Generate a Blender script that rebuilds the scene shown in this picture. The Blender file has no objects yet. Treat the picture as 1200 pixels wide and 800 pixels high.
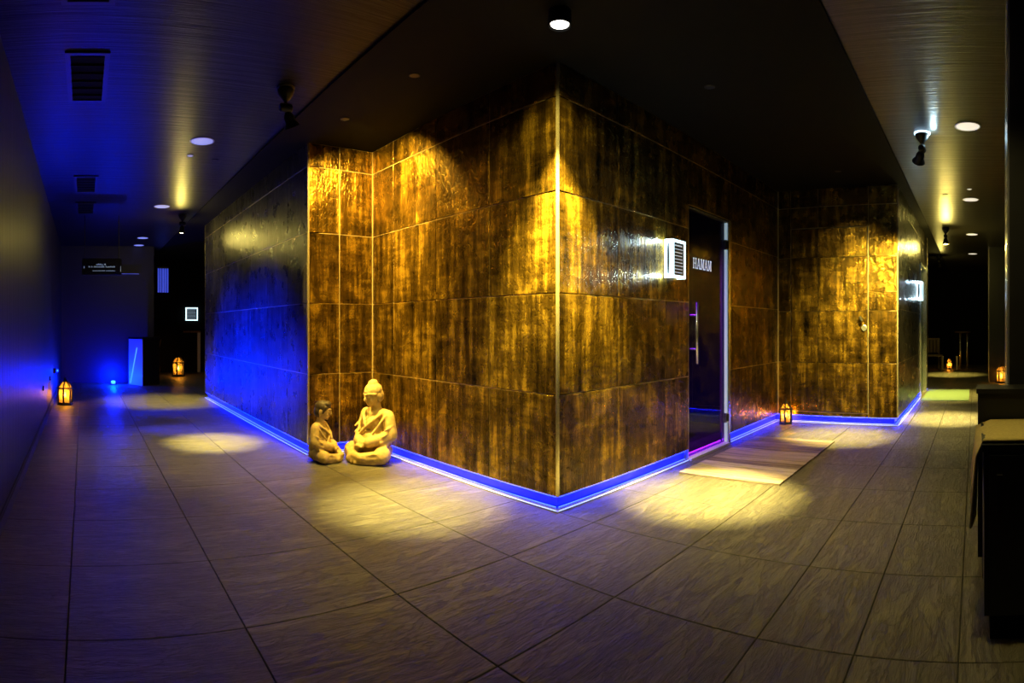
import bpy, bmesh, math, random
from mathutils import Vector, Matrix
random.seed(7)
PI = math.pi
R = math.radians
SC = bpy.context.scene
COL = SC.collection

# ------------------------------------------------------------------ camera
# The photograph is a stitched cylindrical panorama: verticals stay straight, 665 px per radian.
FPX, YH, CAM_H = 665.0, 383.0, 1.085
HEAD = R(46.8)                      # heading of the view, measured from +X (right corridor) towards +Y (left corridor)
cam = bpy.data.cameras.new('camera')
cam.type = 'PANO'
cam.panorama_type = 'CENTRAL_CYLINDRICAL'
cam.central_cylindrical_range_u_min = -600 / FPX
cam.central_cylindrical_range_u_max = 600 / FPX
cam.central_cylindrical_range_v_min = -(800 - YH) / FPX
cam.central_cylindrical_range_v_max = YH / FPX
cam.central_cylindrical_radius = 1.0
cam.clip_start = 0.02
camo = bpy.data.objects.new('camera', cam)
COL.objects.link(camo)
camo.location = (0, 0, CAM_H)
camo.rotation_euler = (PI / 2, 0, HEAD - PI / 2)
SC.camera = camo

# ------------------------------------------------------------------ world, exposure
w = bpy.data.worlds.new('world'); SC.world = w
w.use_nodes = True
w.node_tree.nodes['Background'].inputs[0].default_value = (0, 0, 0, 1)
w.node_tree.nodes['Background'].inputs[1].default_value = 0
vs = SC.view_settings
vs.view_transform = 'Standard'; vs.look = 'None'; vs.gamma = 1; vs.use_curve_mapping = False
vs.exposure = 0.0
SC.display_settings.display_device = 'sRGB'

WARM = (1.0, 0.66, 0.11)
PALE = (1.0, 0.79, 0.24)
YELLOW = (1.0, 0.78, 0.16)
BLUE = (0.0, 0.012, 1.0)
COOL = (0.55, 0.85, 1.0)

# ------------------------------------------------------------------ materials
MATS = {}
class NT:
    def __init__(self, name):
        self.m = bpy.data.materials.new(name); self.m.use_nodes = True
        self.t = self.m.node_tree; self.n = self.t.nodes; self.l = self.t.links
        self.b = self.n['Principled BSDF']; MATS[name] = self.m
    def node(self, typ, **kw):
        nd = self.n.new(typ)
        for k, v in kw.items():
            if k.startswith('i_'):
                nd.inputs[k[2:].replace('_', ' ')].default_value = v
            else:
                setattr(nd, k, v)
        return nd
    def link(self, a, b): self.l.new(a, b)
    def coords(self, scale=(1, 1, 1), rand=True):
        tc = self.node('ShaderNodeTexCoord')
        mp = self.node('ShaderNodeMapping')
        self.link(tc.outputs['Object'], mp.inputs['Vector'])
        mp.inputs['Scale'].default_value = scale
        if rand:
            oi = self.node('ShaderNodeObjectInfo')
            mu = self.node('ShaderNodeMath', operation='MULTIPLY'); mu.inputs[1].default_value = 57.0
            self.link(oi.outputs['Random'], mu.inputs[0])
            self.link(mu.outputs[0], mp.inputs['Location'])
        return mp.outputs[0]
    def noise(self, vec, scale=1.0, detail=6, rough=.6, dist=0.0):
        nd = self.node('ShaderNodeTexNoise')
        nd.inputs['Scale'].default_value = scale; nd.inputs['Detail'].default_value = detail
        nd.inputs['Roughness'].default_value = rough; nd.inputs['Distortion'].default_value = dist
        self.link(vec, nd.inputs['Vector']); return nd.outputs['Fac']
    def ramp(self, fac, stops):
        nd = self.node('ShaderNodeValToRGB'); cr = nd.color_ramp
        while len(cr.elements) < len(stops): cr.elements.new(.5)
        for e, (p, c) in zip(cr.elements, stops):
            e.position = p; e.color = (*c, 1) if len(c) == 3 else c
        self.link(fac, nd.inputs[0]); return nd.outputs[0]
    def math(self, op, a, b):
        nd = self.node('ShaderNodeMath', operation=op)
        for i, v in enumerate((a, b)):
            if isinstance(v, (int, float)): nd.inputs[i].default_value = v
            else: self.link(v, nd.inputs[i])
        return nd.outputs[0]
    def mixc(self, fac, a, b, mode='MIX'):
        nd = self.node('ShaderNodeMix', data_type='RGBA', blend_type=mode)
        for sock, v in ((nd.inputs[0], fac), (nd.inputs[6], a), (nd.inputs[7], b)):
            if isinstance(v, (int, float)): sock.default_value = v
            elif isinstance(v, tuple): sock.default_value = (*v, 1)
            else: self.link(v, sock)
        return nd.outputs[2]
    def bump(self, h, strength=.3, dist=.01):
        nd = self.node('ShaderNodeBump'); nd.inputs['Strength'].default_value = strength
        nd.inputs['Distance'].default_value = dist
        self.link(h, nd.inputs['Height']); self.link(nd.outputs[0], self.b.inputs['Normal'])
    def set(self, **kw):
        for k, v in kw.items():
            s = self.b.inputs[k.replace('_', ' ')]
            if isinstance(v, (int, float)): s.default_value = v
            elif isinstance(v, tuple): s.default_value = (*v, 1)
            else: self.link(v, s)

def simple(name, col, rough=.5, metal=0.0, grain=.15, gscale=30, stretch=(1, 1, 1), bump=.1):
    m = NT(name); v = m.coords(stretch)
    f = m.noise(v, gscale, 4)
    lo = tuple(c * (1 - grain) for c in col); hi = tuple(min(1, c * (1 + grain)) for c in col)
    m.set(Base_Color=m.ramp(f, [(.3, lo), (.7, hi)]), Roughness=rough, Metallic=metal)
    if bump: m.bump(f, bump, .003)
    return m.m
def emit(name, col, strength, base=(0.8, 0.8, 0.8)):
    m = NT(name); m.set(Base_Color=base, Emission_Color=col, Emission_Strength=strength, Roughness=.4)
    return m.m

def gold_mat(name, dark, mid, light, metal, r0, r1, bstr=.45):
    m = NT(name)
    v = m.coords((1, 1, 1))
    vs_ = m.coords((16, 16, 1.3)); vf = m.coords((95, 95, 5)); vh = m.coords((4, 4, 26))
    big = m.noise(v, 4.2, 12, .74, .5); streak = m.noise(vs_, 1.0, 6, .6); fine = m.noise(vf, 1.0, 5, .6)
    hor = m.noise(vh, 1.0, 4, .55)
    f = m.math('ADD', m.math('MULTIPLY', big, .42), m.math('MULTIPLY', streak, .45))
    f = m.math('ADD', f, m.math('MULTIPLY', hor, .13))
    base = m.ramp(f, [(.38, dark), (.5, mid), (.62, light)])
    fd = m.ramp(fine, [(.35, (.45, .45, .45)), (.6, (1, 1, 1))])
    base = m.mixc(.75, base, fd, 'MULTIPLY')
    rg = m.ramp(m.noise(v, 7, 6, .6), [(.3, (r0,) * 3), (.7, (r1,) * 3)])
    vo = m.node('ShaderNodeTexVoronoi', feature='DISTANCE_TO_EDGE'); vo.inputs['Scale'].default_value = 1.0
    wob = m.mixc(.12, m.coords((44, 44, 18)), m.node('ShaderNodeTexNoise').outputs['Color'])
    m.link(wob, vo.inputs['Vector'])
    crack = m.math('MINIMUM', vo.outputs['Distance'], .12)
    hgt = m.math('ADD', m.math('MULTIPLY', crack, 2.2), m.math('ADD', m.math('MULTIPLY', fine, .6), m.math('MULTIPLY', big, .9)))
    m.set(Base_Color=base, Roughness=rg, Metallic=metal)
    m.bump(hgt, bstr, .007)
    return m.m

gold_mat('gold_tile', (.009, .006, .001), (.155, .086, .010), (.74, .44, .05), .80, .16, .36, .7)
gold_mat('dark_tile', (.012, .011, .010), (.055, .052, .048), (.14, .13, .115), .30, .22, .40, .5)

gold_mat('black_tile', (.006, .005, .004), (.020, .018, .014), (.05, .045, .035), .35, .22, .38, .5)

def floor_mat():
    m = NT('slate_tile')
    v = m.coords((1.9, 7.5, 1)); v2 = m.coords((9, 60, 1)); v3 = m.coords((1, 2.2, 1))
    a = m.noise(v, 1.6, 10, .66, 1.0); b = m.noise(v2, 1.0, 6, .65, .5); c = m.noise(v3, 22, 8, .75)
    f = m.math('ADD', m.math('MULTIPLY', a, .5), m.math('MULTIPLY', b, .35)); f = m.math('ADD', f, m.math('MULTIPLY', c, .15))
    base = m.ramp(f, [(.34, (.030, .027, .017)), (.47, (.076, .069, .044)), (.56, (.108, .099, .064)), (.68, (.205, .188, .125))])
    m.set(Base_Color=base, Roughness=m.ramp(c, [(.3, (.36,) * 3), (.7, (.58,) * 3)]))
    ridge = m.math('ABSOLUTE', m.math('SUBTRACT', a, .5), 0)
    h = m.math('ADD', m.math('MULTIPLY', f, 1.3), m.math('MULTIPLY', m.math('MINIMUM', ridge, .025), 5.0))
    m.bump(h, .9, .016); return m.m
floor_mat()
simple('grout', (.02, .019, .016), .8)
simple('joint_metal', (.75, .62, .36), .35, .6, .1, 60)
simple('trim_metal', (.85, .74, .50), .22, .85, .05, 60)
simple('plinth_white', (.62, .64, .68), .45, 0, .05, 60)
simple('plinth_blue', (.05, .07, .42), .35, 0, .05, 60)  # the strip light's blue is put into the plinth's base colour
simple('profile_grey', (.30, .32, .36), .35, .3, .05, 60)
simple('aluminium', (.75, .78, .80), .25, .9, .08, 50, (1, 1, .1))
simple('black_paint', (.004, .004, .004), .85, 0, .2, 20); MATS['black_paint'].node_tree.nodes['Principled BSDF'].inputs['Specular IOR Level'].default_value = .12
simple('black_satin', (.008, .008, .008), .42, 0, .2, 20)
simple('black_iron', (.012, .011, .010), .45, .3, .3, 60)
simple('dark_grey', (.03, .03, .032), .6)
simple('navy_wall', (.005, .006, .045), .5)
def ribbed(name, lo, hi, stretch, rough, bs, metal=0.0, spec=.5, rand=False):
    m = NT(name); v = m.coords(stretch, rand)
    f = m.noise(v, 1.0, 5, .62, .15); f2 = m.noise(m.coords(tuple(s * 3.1 for s in stretch), False), 1.0, 4, .6)
    h = m.math('ADD', f, m.math('MULTIPLY', f2, .5))
    col = m.ramp(f, [(.3, lo), (.7, hi)])
    if rand:
        oi = m.node('ShaderNodeObjectInfo')
        col = m.mixc(1.0, col, m.ramp(oi.outputs['Random'], [(0, (.38, .34, .30)), (.5, (.75, .72, .68)), (1, (1, 1, 1))]), 'MULTIPLY')
    m.set(Base_Color=col, Roughness=rough, Metallic=metal)
    m.bump(h, bs, .01); m.b.inputs['Specular IOR Level'].default_value = spec; return m.m
ribbed('plank_wall', (.010, .009, .007), (.040, .036, .026), (14, 14, .22), .40, .55, 0, .35)
ribbed('ceiling_wood', (.005, .005, .005), (.016, .015, .014), (1.0, 20, 20), .36, .5, 0, .22)
ribbed('ceiling_wood_cross', (.012, .0115, .010), (.036, .034, .030), (20, 1.0, 20), .34, .45, 0, .4)
ribbed('mat_wood', (.20, .15, .09), (.62, .52, .38), (40, 2.0, 20), .5, .35, 0, .5, True)
simple('stone', (.42, .30, .12), .72, 0, .28, 22, (1, 1, 1), .35)
simple('stone_hair', (.36, .26, .12), .75, 0, .35, 40, (1, 1, 1), .5)
simple('stone_hair_dark', (.045, .03, .016), .6, 0, .35, 40, (1, 1, 1), .4)
simple('cloth', (.40, .32, .10), .9, 0, .15, 90, (1, 1, 1), .3)
simple('green_rug', (.15, .23, .12), .9, 0, .2, 60)
simple('sign_black', (.008, .008, .010), .35)
simple('brown_stick', (.22, .10, .03), .7, 0, .3, 20)
simple('chair_wood', (.10, .065, .03), .55, 0, .3, 20, (1, 1, .1))
simple('candle_wax', (.85, .75, .5), .5)
emit('led_blue', (0, .006, 1.0), 62)
emit('glow_line', (.22, .50, 1.0), 1.2)
emit('led_blue_soft', (.02, .10, 1.0), 5)
emit('flame', (1.0, .60, .16), 30)
emit('lamp_white', (1.0, .95, .85), 6)
emit('disc_cool', (.30, .38, 1.0), .7)  # blue ambient light is put into the disc colour
emit('disc_warm', (1.0, .90, .72), .85)
emit('bulb_warm', (1.0, .80, .30), 60)
emit('sign_glow', (.62, .90, 1.0), 2.2)
emit('sign_text', (.55, .78, 1.0), .5)
emit('letter_glow', (.60, .72, 1.0), .45)
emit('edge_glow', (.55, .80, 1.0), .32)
emit('text_dim', (.45, .68, 1.0), .22)
emit('cap_glow', (.50, .75, 1.0), 3.0)
emit('tube_blue', (.05, .10, 1.0), .55)
def glassy(name, tint, gloss, rough=.03):
    m = NT(name); t = m.node('ShaderNodeBsdfTransparent'); t.inputs[0].default_value = (*tint, 1)
    g = m.node('ShaderNodeBsdfGlossy'); g.inputs['Roughness'].default_value = rough
    mx = m.node('ShaderNodeMixShader'); mx.inputs[0].default_value = gloss
    m.link(t.outputs[0], mx.inputs[1]); m.link(g.outputs[0], mx.inputs[2])
    m.link(mx.outputs[0], m.n['Material Output'].inputs['Surface']); return m.m
glassy('smoked_glass', (.34, .34, .50), .035)
glassy('clear_glass', (.75, .85, .80), .12)
def amber():
    m = NT('amber_glass'); t = m.node('ShaderNodeBsdfTransparent'); t.inputs[0].default_value = (1, .82, .45, 1)
    g = m.node('ShaderNodeBsdfTranslucent'); g.inputs[0].default_value = (1, .75, .35, 1)
    mx = m.node('ShaderNodeMixShader'); mx.inputs[0].default_value = .12
    m.link(t.outputs[0], mx.inputs[1]); m.link(g.outputs[0], mx.inputs[2])
    m.link(mx.outputs[0], m.n['Material Output'].inputs['Surface'])
amber()

# ------------------------------------------------------------------ mesh helpers
class MB:
    def __init__(self): self.v = []; self.f = []
    def add(self, vs, fs):
        o = len(self.v); self.v += [tuple(x) for x in vs]; self.f += [tuple(i + o for i in f) for f in fs]; return self
    def box(self, x0, x1, y0, y1, z0, z1, rz=0, piv=(0, 0)):
        vs = [(x, y, z) for z in (z0, z1) for x, y in ((x0, y0), (x1, y0), (x1, y1), (x0, y1))]
        if rz:
            c, s = math.cos(rz), math.sin(rz)
            vs = [(piv[0] + (x - piv[0]) * c - (y - piv[1]) * s, piv[1] + (x - piv[0]) * s + (y - piv[1]) * c, z) for x, y, z in vs]
        return self.add(vs, [(0, 3, 2, 1), (4, 5, 6, 7), (0, 1, 5, 4), (1, 2, 6, 5), (2, 3, 7, 6), (3, 0, 4, 7)])
    def lathe(self, prof, n=20, c=(0, 0, 0), cap=True):
        vs = []; fs = []
        for r, z in prof:
            for k in range(n):
                a = 2 * PI * k / n; vs.append((c[0] + r * math.cos(a), c[1] + r * math.sin(a), c[2] + z))
        for i in range(len(prof) - 1):
            for k in range(n):
                a, b = i * n + k, i * n + (k + 1) % n
                fs.append((a, b, b + n, a + n))
        if cap:
            fs.append(tuple(range(n))[::-1]); fs.append(tuple((len(prof) - 1) * n + k for k in range(n)))
        return self.add(vs, fs)
    def tube(self, pts, r, n=10, closed=False):
        pts = [Vector(p) for p in pts]; m = len(pts)
        rs = r if isinstance(r, (list, tuple)) else [r] * m
        vs = []; fs = []
        for i, p in enumerate(pts):
            if closed: d = pts[(i + 1) % m] - pts[i - 1]
            else: d = pts[min(i + 1, m - 1)] - pts[max(i - 1, 0)]
            d.normalize()
            up = Vector((0, 0, 1)) if abs(d.z) < .95 else Vector((1, 0, 0))
            a = d.cross(up).normalized(); b = a.cross(d)
            for k in range(n):
                t = 2 * PI * k / n; vs.append(p + (a * math.cos(t) + b * math.sin(t)) * rs[i])
        for i in range(m if closed else m - 1):
            for k in range(n):
                q, q2 = i * n + k, i * n + (k + 1) % n
                j = (i + 1) % m
                fs.append((q, q2, j * n + (k + 1) % n, j * n + k))
        if not closed:
            fs.append(tuple(range(n))[::-1]); fs.append(tuple((m - 1) * n + k for k in range(n)))
        return self.add(vs, fs)
    def ell(self, c, r, rot=None, nu=16, nv=10):
        vs = []; fs = []
        Mx = rot or Matrix.Identity(3)
        for j in range(nv + 1):
            ph = PI * j / nv
            for k in range(nu):
                t = 2 * PI * k / nu
                p = Mx @ Vector((r[0] * math.sin(ph) * math.cos(t), r[1] * math.sin(ph) * math.sin(t), r[2] * math.cos(ph)))
                vs.append((p.x + c[0], p.y + c[1], p.z + c[2]))
        for j in range(nv):
            for k in range(nu):
                a, b = j * nu + k, j * nu + (k + 1) % nu
                fs.append((a, a + nu, b + nu, b))
        return self.add(vs, fs)
    def cap(self, p, q, r0, r1, n=14):
        """tapered capsule"""
        p = Vector(p); q = Vector(q); d = (q - p); L = d.length; d.normalize()
        prof = [(r0 * math.sin(a), -r0 * math.cos(a)) for a in (0.05, .5, 1.0, PI / 2)] + [(r1 * math.sin(a), L - r1 * math.cos(a)) for a in (PI / 2, 2.1, 2.6, PI - .05)]
        m = MB().lathe(prof, n)
        q_ = Vector((0, 0, 1)).rotation_difference(d)
        return self.add([p + q_ @ Vector(x) for x in m.v], m.f)
    def mesh(self, name, mat, smooth=False):
        me = bpy.data.meshes.new(name); me.from_pydata(self.v, [], self.f); me.validate()
        bm = bmesh.new(); bm.from_mesh(me)
        bmesh.ops.remove_doubles(bm, verts=bm.verts, dist=1e-6)
        bmesh.ops.recalc_face_normals(bm, faces=bm.faces); bm.to_mesh(me); bm.free()
        if smooth:
            for p in me.polygons: p.use_smooth = True
        me.materials.append(MATS[mat]); return me
    def build(self, name, mat, parent=None, smooth=False, loc=None, rz=0):
        return link(name, self.mesh(name, mat, smooth), parent, loc, rz)
def link(name, me, parent=None, loc=None, rz=0):
    o = bpy.data.objects.new(name, me); COL.objects.link(o)
    if parent: o.parent = parent
    if loc: o.location = loc
    if rz: o.rotation_euler = (0, 0, rz)
    return o
def autosmooth(o, ang=40):
    me = o.data
    for p in me.polygons: p.use_smooth = True
    me.set_sharp_from_angle(angle=R(ang)); return o
def tag(o, label, cat, group=None, kind=None):
    o['label'] = label; o['category'] = cat
    if group: o['group'] = group
    if kind: o['kind'] = kind
    return o
def thing(name, label, cat, loc=(0, 0, 0), rz=0, group=None):
    o = bpy.data.objects.new(name, None); COL.objects.link(o); o.location = loc; o.rotation_euler = (0, 0, rz)
    o.empty_display_size = .1
    return tag(o, label, cat, group)
def copy_tree(o, parent=None):
    c = o.copy(); COL.objects.link(c)
    if parent: c.parent = parent
    for ch in list(o.children): copy_tree(ch, c)
    return c
def lamp(name, kind, parent, loc, col, power, aim=None, size=60, blend=.6, radius=.03):
    l = bpy.data.lights.new(name, kind); l.color = col; l.energy = power; l.shadow_soft_size = radius
    if kind == 'SPOT': l.spot_size = R(size); l.spot_blend = blend
    o = bpy.data.objects.new(name, l); COL.objects.link(o)
    if parent: o.parent = parent
    o.location = loc
    if aim is not None:
        o.rotation_euler = (Vector(aim) - Vector(loc)).to_track_quat('-Z', 'Y').to_euler()
    return o
def struct(o, label, cat): return tag(o, label, cat, kind='structure')

ZC = 2.64                     # height of the black ceiling over the tiled block
ZK = 2.655                    # height of the corridor ceilings
ROWS = [.089, .684, 1.285, 1.885, 2.443, ZC]

# ------------------------------------------------------------------ floor: slate tiles
fb = MB().box(-1.6, 18, -2.4, 15, -.10, -.012).build('floor', 'grout')
struct(fb, 'dark slate tiled floor running through both corridors', 'floor')
TC = {}
def chamfer_panel(w, d, h, ch=.0018):
    """front faces -Y; local origin at the middle of the back"""
    m = MB(); x, z = w / 2, h / 2
    vs = [(-x, 0, -z), (x, 0, -z), (x, 0, z), (-x, 0, z),
          (-x, -d + ch, -z), (x, -d + ch, -z), (x, -d + ch, z), (-x, -d + ch, z),
          (-x + ch, -d, -z + ch), (x - ch, -d, -z + ch), (x - ch, -d, z - ch), (-x + ch, -d, z - ch)]
    fs = [(0, 3, 2, 1)]
    for k in range(4):
        j = (k + 1) % 4
        fs += [(k, j, 4 + j, 4 + k), (4 + k, 4 + j, 8 + j, 8 + k)]
    fs.append((8, 9, 10, 11)); return m.add(vs, fs)
def floor_tile(x0, x1, y0, y1):
    g = .004; w, d = round(x1 - x0 - g, 4), round(y1 - y0 - g, 4)
    if (w, d) not in TC:
        m = MB(); a, b, c = w / 2, d / 2, .002
        vs = [(-a, -b, -.012), (a, -b, -.012), (a, b, -.012), (-a, b, -.012), (-a, -b, -c), (a, -b, -c), (a, b, -c), (-a, b, -c),
              (-a + c, -b + c, 0), (a - c, -b + c, 0), (a - c, b - c, 0), (-a + c, b - c, 0)]
        fs = [(0, 3, 2, 1)]
        for k in range(4):
            j = (k + 1) % 4; fs += [(k, j, 4 + j, 4 + k), (4 + k, 4 + j, 8 + j, 8 + k)]
        fs.append((8, 9, 10, 11)); TC[(w, d)] = m.add(vs, fs).mesh('floor_tile', 'slate_tile')
    return link('floor_tile', TC[(w, d)], fb, ((x0 + x1) / 2, (y0 + y1) / 2, 0))
XJ = [-.685, -.06, .575, 1.21, 1.835] + [1.835 + .63 * k for k in range(1, 26)]
YJ = [-1.83, -1.2, -.57, .055, .40, .745] + [.745 + .61 * k for k in range(1, 24)]
def covered(x0, x1, y0, y1):          # wholly under the tiled block
    return (x0 > 1.9 and y0 > 4.5 and x1 < 9.9 and y1 < 8.4) or (x0 > 2.5 and y0 > 2.3 and x1 < 9.9 and y1 < 8.4) or (x0 > 6.2 and y0 > .9 and x1 < 9.9 and y1 < 8.4)
far_m = MB()
for i in range(len(XJ) - 1):
    for j in range(len(YJ) - 1):
        x0, x1, y0, y1 = XJ[i], XJ[i + 1], YJ[j], YJ[j + 1]
        if covered(x0, x1, y0, y1): continue
        if x0 < -.6 and y1 < -.6: continue
        r = math.hypot(x0, y0)
        if (r < 7.5 and x1 > -.7) or (x1 < 2.6 and y0 < 10 and x1 > -.7) or (y1 < .9 and y0 > -.6 and x1 < 11):
            floor_tile(x0, x1, y0, y1)
        else:
            far_m.box(x0 + .002, x1 - .002, y0 + .002, y1 - .002, -.012, 0)
o = far_m.build('distant_floor_tiles', 'slate_tile', fb); o['kind'] = 'stuff'

# ------------------------------------------------------------------ ceilings
black_sof = MB().box(1.54, 9.95, .735, 8.5, ZC, ZC + .15).build('ceiling', 'black_paint')
struct(black_sof, 'matt black ceiling panel above the tiled block', 'ceiling')
o = MB().box(-1.6, 1.54, .735, 15, ZK, ZK + .12).build('ceiling', 'ceiling_wood'); struct(o, 'dark grained corridor ceiling lit blue on the left', 'ceiling')
o = MB().box(-1.6, 18, -2.4, .735, ZK, ZK + .12).build('ceiling', 'ceiling_wood_cross'); struct(o, 'dark grained corridor ceiling with plank lines on the right', 'ceiling')
o = MB().box(1.54, 9.95, 8.5, 15, ZK, ZK + .12).box(9.95, 18, .735, 15, ZK, ZK + .12).build('ceiling', 'black_paint'); struct(o, 'black ceiling over the rooms at the far ends', 'ceiling')

# ------------------------------------------------------------------ tiled walls
PC = {}
def panels(wall, p0, udir, us, zs, mat, holes=(), d=.005, gap=.007, name='panel'):
    """panels stand on the plane through p0 along udir; the outward normal is udir turned right"""
    rz = math.atan2(udir[1], udir[0])
    for a, b in zip(us, us[1:]):
        for c, e in zip(zs, zs[1:]):
            if any(a >= h[0] - .01 and b <= h[1] + .01 and c >= h[2] - .01 and e <= h[3] + .01 for h in holes): continue
            w, h = round(b - a - gap, 4), round(e - c - gap, 4)
            if (w, h, mat, d) not in PC: PC[(w, h, mat, d)] = chamfer_panel(w, d, h).mesh('panel', mat)
            u = (a + b) / 2
            o = link(name, PC[(w, h, mat, d)], wall, (p0[0] + udir[0] * u, p0[1] + udir[1] * u, (c + e) / 2), rz)
def grid(a, b, step=.605):
    n = max(1, round((b - a) / step)); return [a + (b - a) * k / n for k in range(n + 1)]
T = .005; B = .10
# wall_center_left: plane x = 2.46, faces -x, y 2.23 .. 4.42 (u runs in -y from 4.42)
wl = MB().box(2.46 + T, 2.46 + T + B, 2.23 + T, 4.42 + T + B, .089, ZC).build('wall_center_left', 'joint_metal')
struct(wl, 'bronze gold tiled wall left of the front corner', 'wall')
US = [0, .36, .975, 1.58, 2.188]
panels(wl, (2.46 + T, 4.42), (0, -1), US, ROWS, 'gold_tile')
# wall_center_right: plane y = 2.23, faces -y, x 2.46 .. 6.14, door opening 4.03 .. 4.83
DX0, DX1, DZ = 4.03, 4.83, 2.06
wr = MB().box(2.46 + T, DX0, 2.23 + T, 2.23 + T + B, .089, ZC).box(DX1, 6.14 + .2, 2.23 + T, 2.23 + T + B, .089, ZC).box(DX0, DX1, 2.23 + T, 2.23 + T + B, DZ + .02, ZC).build('wall_center_right', 'joint_metal')
struct(wr, 'bronze gold tiled wall with the glass door', 'wall')
US = [2.46, 3.066, 3.67, DX0]
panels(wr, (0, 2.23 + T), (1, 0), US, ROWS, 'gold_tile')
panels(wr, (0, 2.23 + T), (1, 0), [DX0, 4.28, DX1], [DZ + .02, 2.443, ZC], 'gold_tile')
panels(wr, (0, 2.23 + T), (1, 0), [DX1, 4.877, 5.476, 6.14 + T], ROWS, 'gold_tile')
# wall_return: plane y = 4.42, x 1.84 .. 2.46
wb = MB().box(1.84 + T, 2.46 + T, 4.42 + T, 4.42 + T + B, .089, ZC).build('wall_return', 'joint_metal')
struct(wb, 'narrow bronze tiled return wall behind the statues', 'wall')
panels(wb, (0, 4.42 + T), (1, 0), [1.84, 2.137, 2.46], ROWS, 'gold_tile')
# wall_left_inner: plane x = 1.84, y 4.42 .. 8.5
wc = MB().box(1.84 + T, 1.84 + T + B, 4.42 + T, 8.5, .089, ZC).box(1.84 + T, 9.9, 8.4, 8.5, .089, ZC).build('wall_left_inner', 'joint_metal')
struct(wc, 'dark tiled wall along the left corridor washed with blue light', 'wall')
panels(wc, (1.84 + T, 8.5), (0, -1), [0, .60, 1.2, 1.8, 2.4, 3.0, 3.59, 4.08], ROWS, 'dark_tile')
# wall_alcove: plane x = 6.14, y .845 .. 2.23, door leaf 1.176 .. 2.07
wa = MB().box(6.14 + T + .01, 6.14 + T + B, .845 + T, 2.23 + T, .089, ZC).build('wall_alcove', 'joint_metal')
struct(wa, 'gold tiled end wall of the alcove with a flush door', 'wall')
def ua(y): return 2.23 - y
AR = [.089, .684, 1.262, 1.865, 2.436, ZC]
panels(wa, (6.14 + T, 2.23), (0, -1), [ua(1.174), ua(.845)], [.089, .684, 1.262, 1.476, 1.865, 2.436, ZC], 'gold_tile')
panels(wa, (6.14 + T, 2.23), (0, -1), [0, ua(2.075)], AR, 'gold_tile')
panels(wa, (6.14 + T, 2.23), (0, -1), [ua(2.075), ua(1.75), ua(1.174)], [2.20, 2.436, ZC], 'gold_tile')
panels(wa, (6.14 + T, 2.23), (0, -1), [ua(2.075), ua(1.174)], [.089, .125], 'gold_tile')
d2 = MB().box(6.14 + T - .003, 6.14 + T + .008, 1.182, 2.067, .131, 2.194).build('door_1', 'black_satin')
struct(d2, 'flush tiled door with dark handle in the alcove wall', 'door')
panels(d2, (6.14 + T - .003, 2.23), (0, -1), [ua(2.065), ua(1.75), ua(1.184)], [.133, .684, 1.262, 1.865, 2.192], 'gold_tile', d=.006, gap=.005)
hx = 6.14 - .006
m = MB().tube([(hx, 1.246, 1.18), (hx - .045, 1.246, 1.18)], .012).tube([(hx - .04, 1.262, 1.20), (hx - .045, 1.235, 1.15)], .016)
m.lathe([(.03, 0), (.03, .006)], 16).build('handle', 'black_satin', d2)
m = MB().tube([(hx + .002, 1.218, 1.076), (hx - .012, 1.218, 1.076)], .032, 20)
lk = m.build('lock_cover', 'black_satin', d2)
MB().tube([(hx - .012, 1.218, 1.076), (hx - .016, 1.218, 1.076)], [.034, .028], 20).build('rim', 'aluminium', lk)
# wall_right_inner: plane y = .845, x 6.14 .. 9.95, glass door 8.6 .. 9.55
wg = MB().box(6.14 + T, 8.58, .845 + T, .845 + T + B, .089, ZC).box(8.58, 9.58, .845 + T, .845 + T + B, 2.07, ZC).box(9.58, 9.93, .845 + T, .845 + T + B, .089, ZC).box(9.85, 9.95, .845 + T, 8.5, .089, ZC).build('wall_right_inner', 'joint_metal')
struct(wg, 'dark glossy tiled wall along the right corridor', 'wall')
panels(wg, (0, .845 + T), (1, 0), [6.14, 6.75, 7.36, 7.97, 8.58], ROWS, 'black_tile')
panels(wg, (0, .845 + T), (1, 0), [8.58, 9.08, 9.58], [2.07, 2.443, ZC], 'black_tile')
panels(wg, (0, .845 + T), (1, 0), [9.58, 9.93], ROWS, 'black_tile')
# bright metal edge trims
n = 0
for (x, y) in ((2.46, 2.23), (1.84, 4.42), (6.14, .845), (1.84, 8.5), (9.93, .845)):
    n += 1
    s = 1 if y == 8.5 else -1
    m = MB().box(x - .004, x + .011, y - (.004 if s < 0 else .0), y + .011 if s < 0 else y + .004, .089, ZC - .002)
    o = m.build('trim_%d' % n, 'trim_metal')
    struct(o, 'slim metal corner trim on the ' + ['front corner of the tiled block', 'corner beside the small statue', 'corner between the alcove and right corridor', 'far left corner of the tiled block', 'far right corner of the tiled block'][n - 1], 'trim')
for i, (x0, y0, x1, y1) in enumerate(((2.46 - .004, 4.42 - .012, 2.46 + .006, 4.42 - .002), (6.14 - .012, 2.23 - .012, 6.14 - .002, 2.23 - .002))):
    n += 1
    o = MB().box(x0, x1, y0, y1, .089, ZC - .002).build('trim_%d' % n, 'joint_metal')
    struct(o, 'thin metal joint strip in the inner corner ' + ('behind the statues', 'of the alcove')[i], 'trim')

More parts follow.
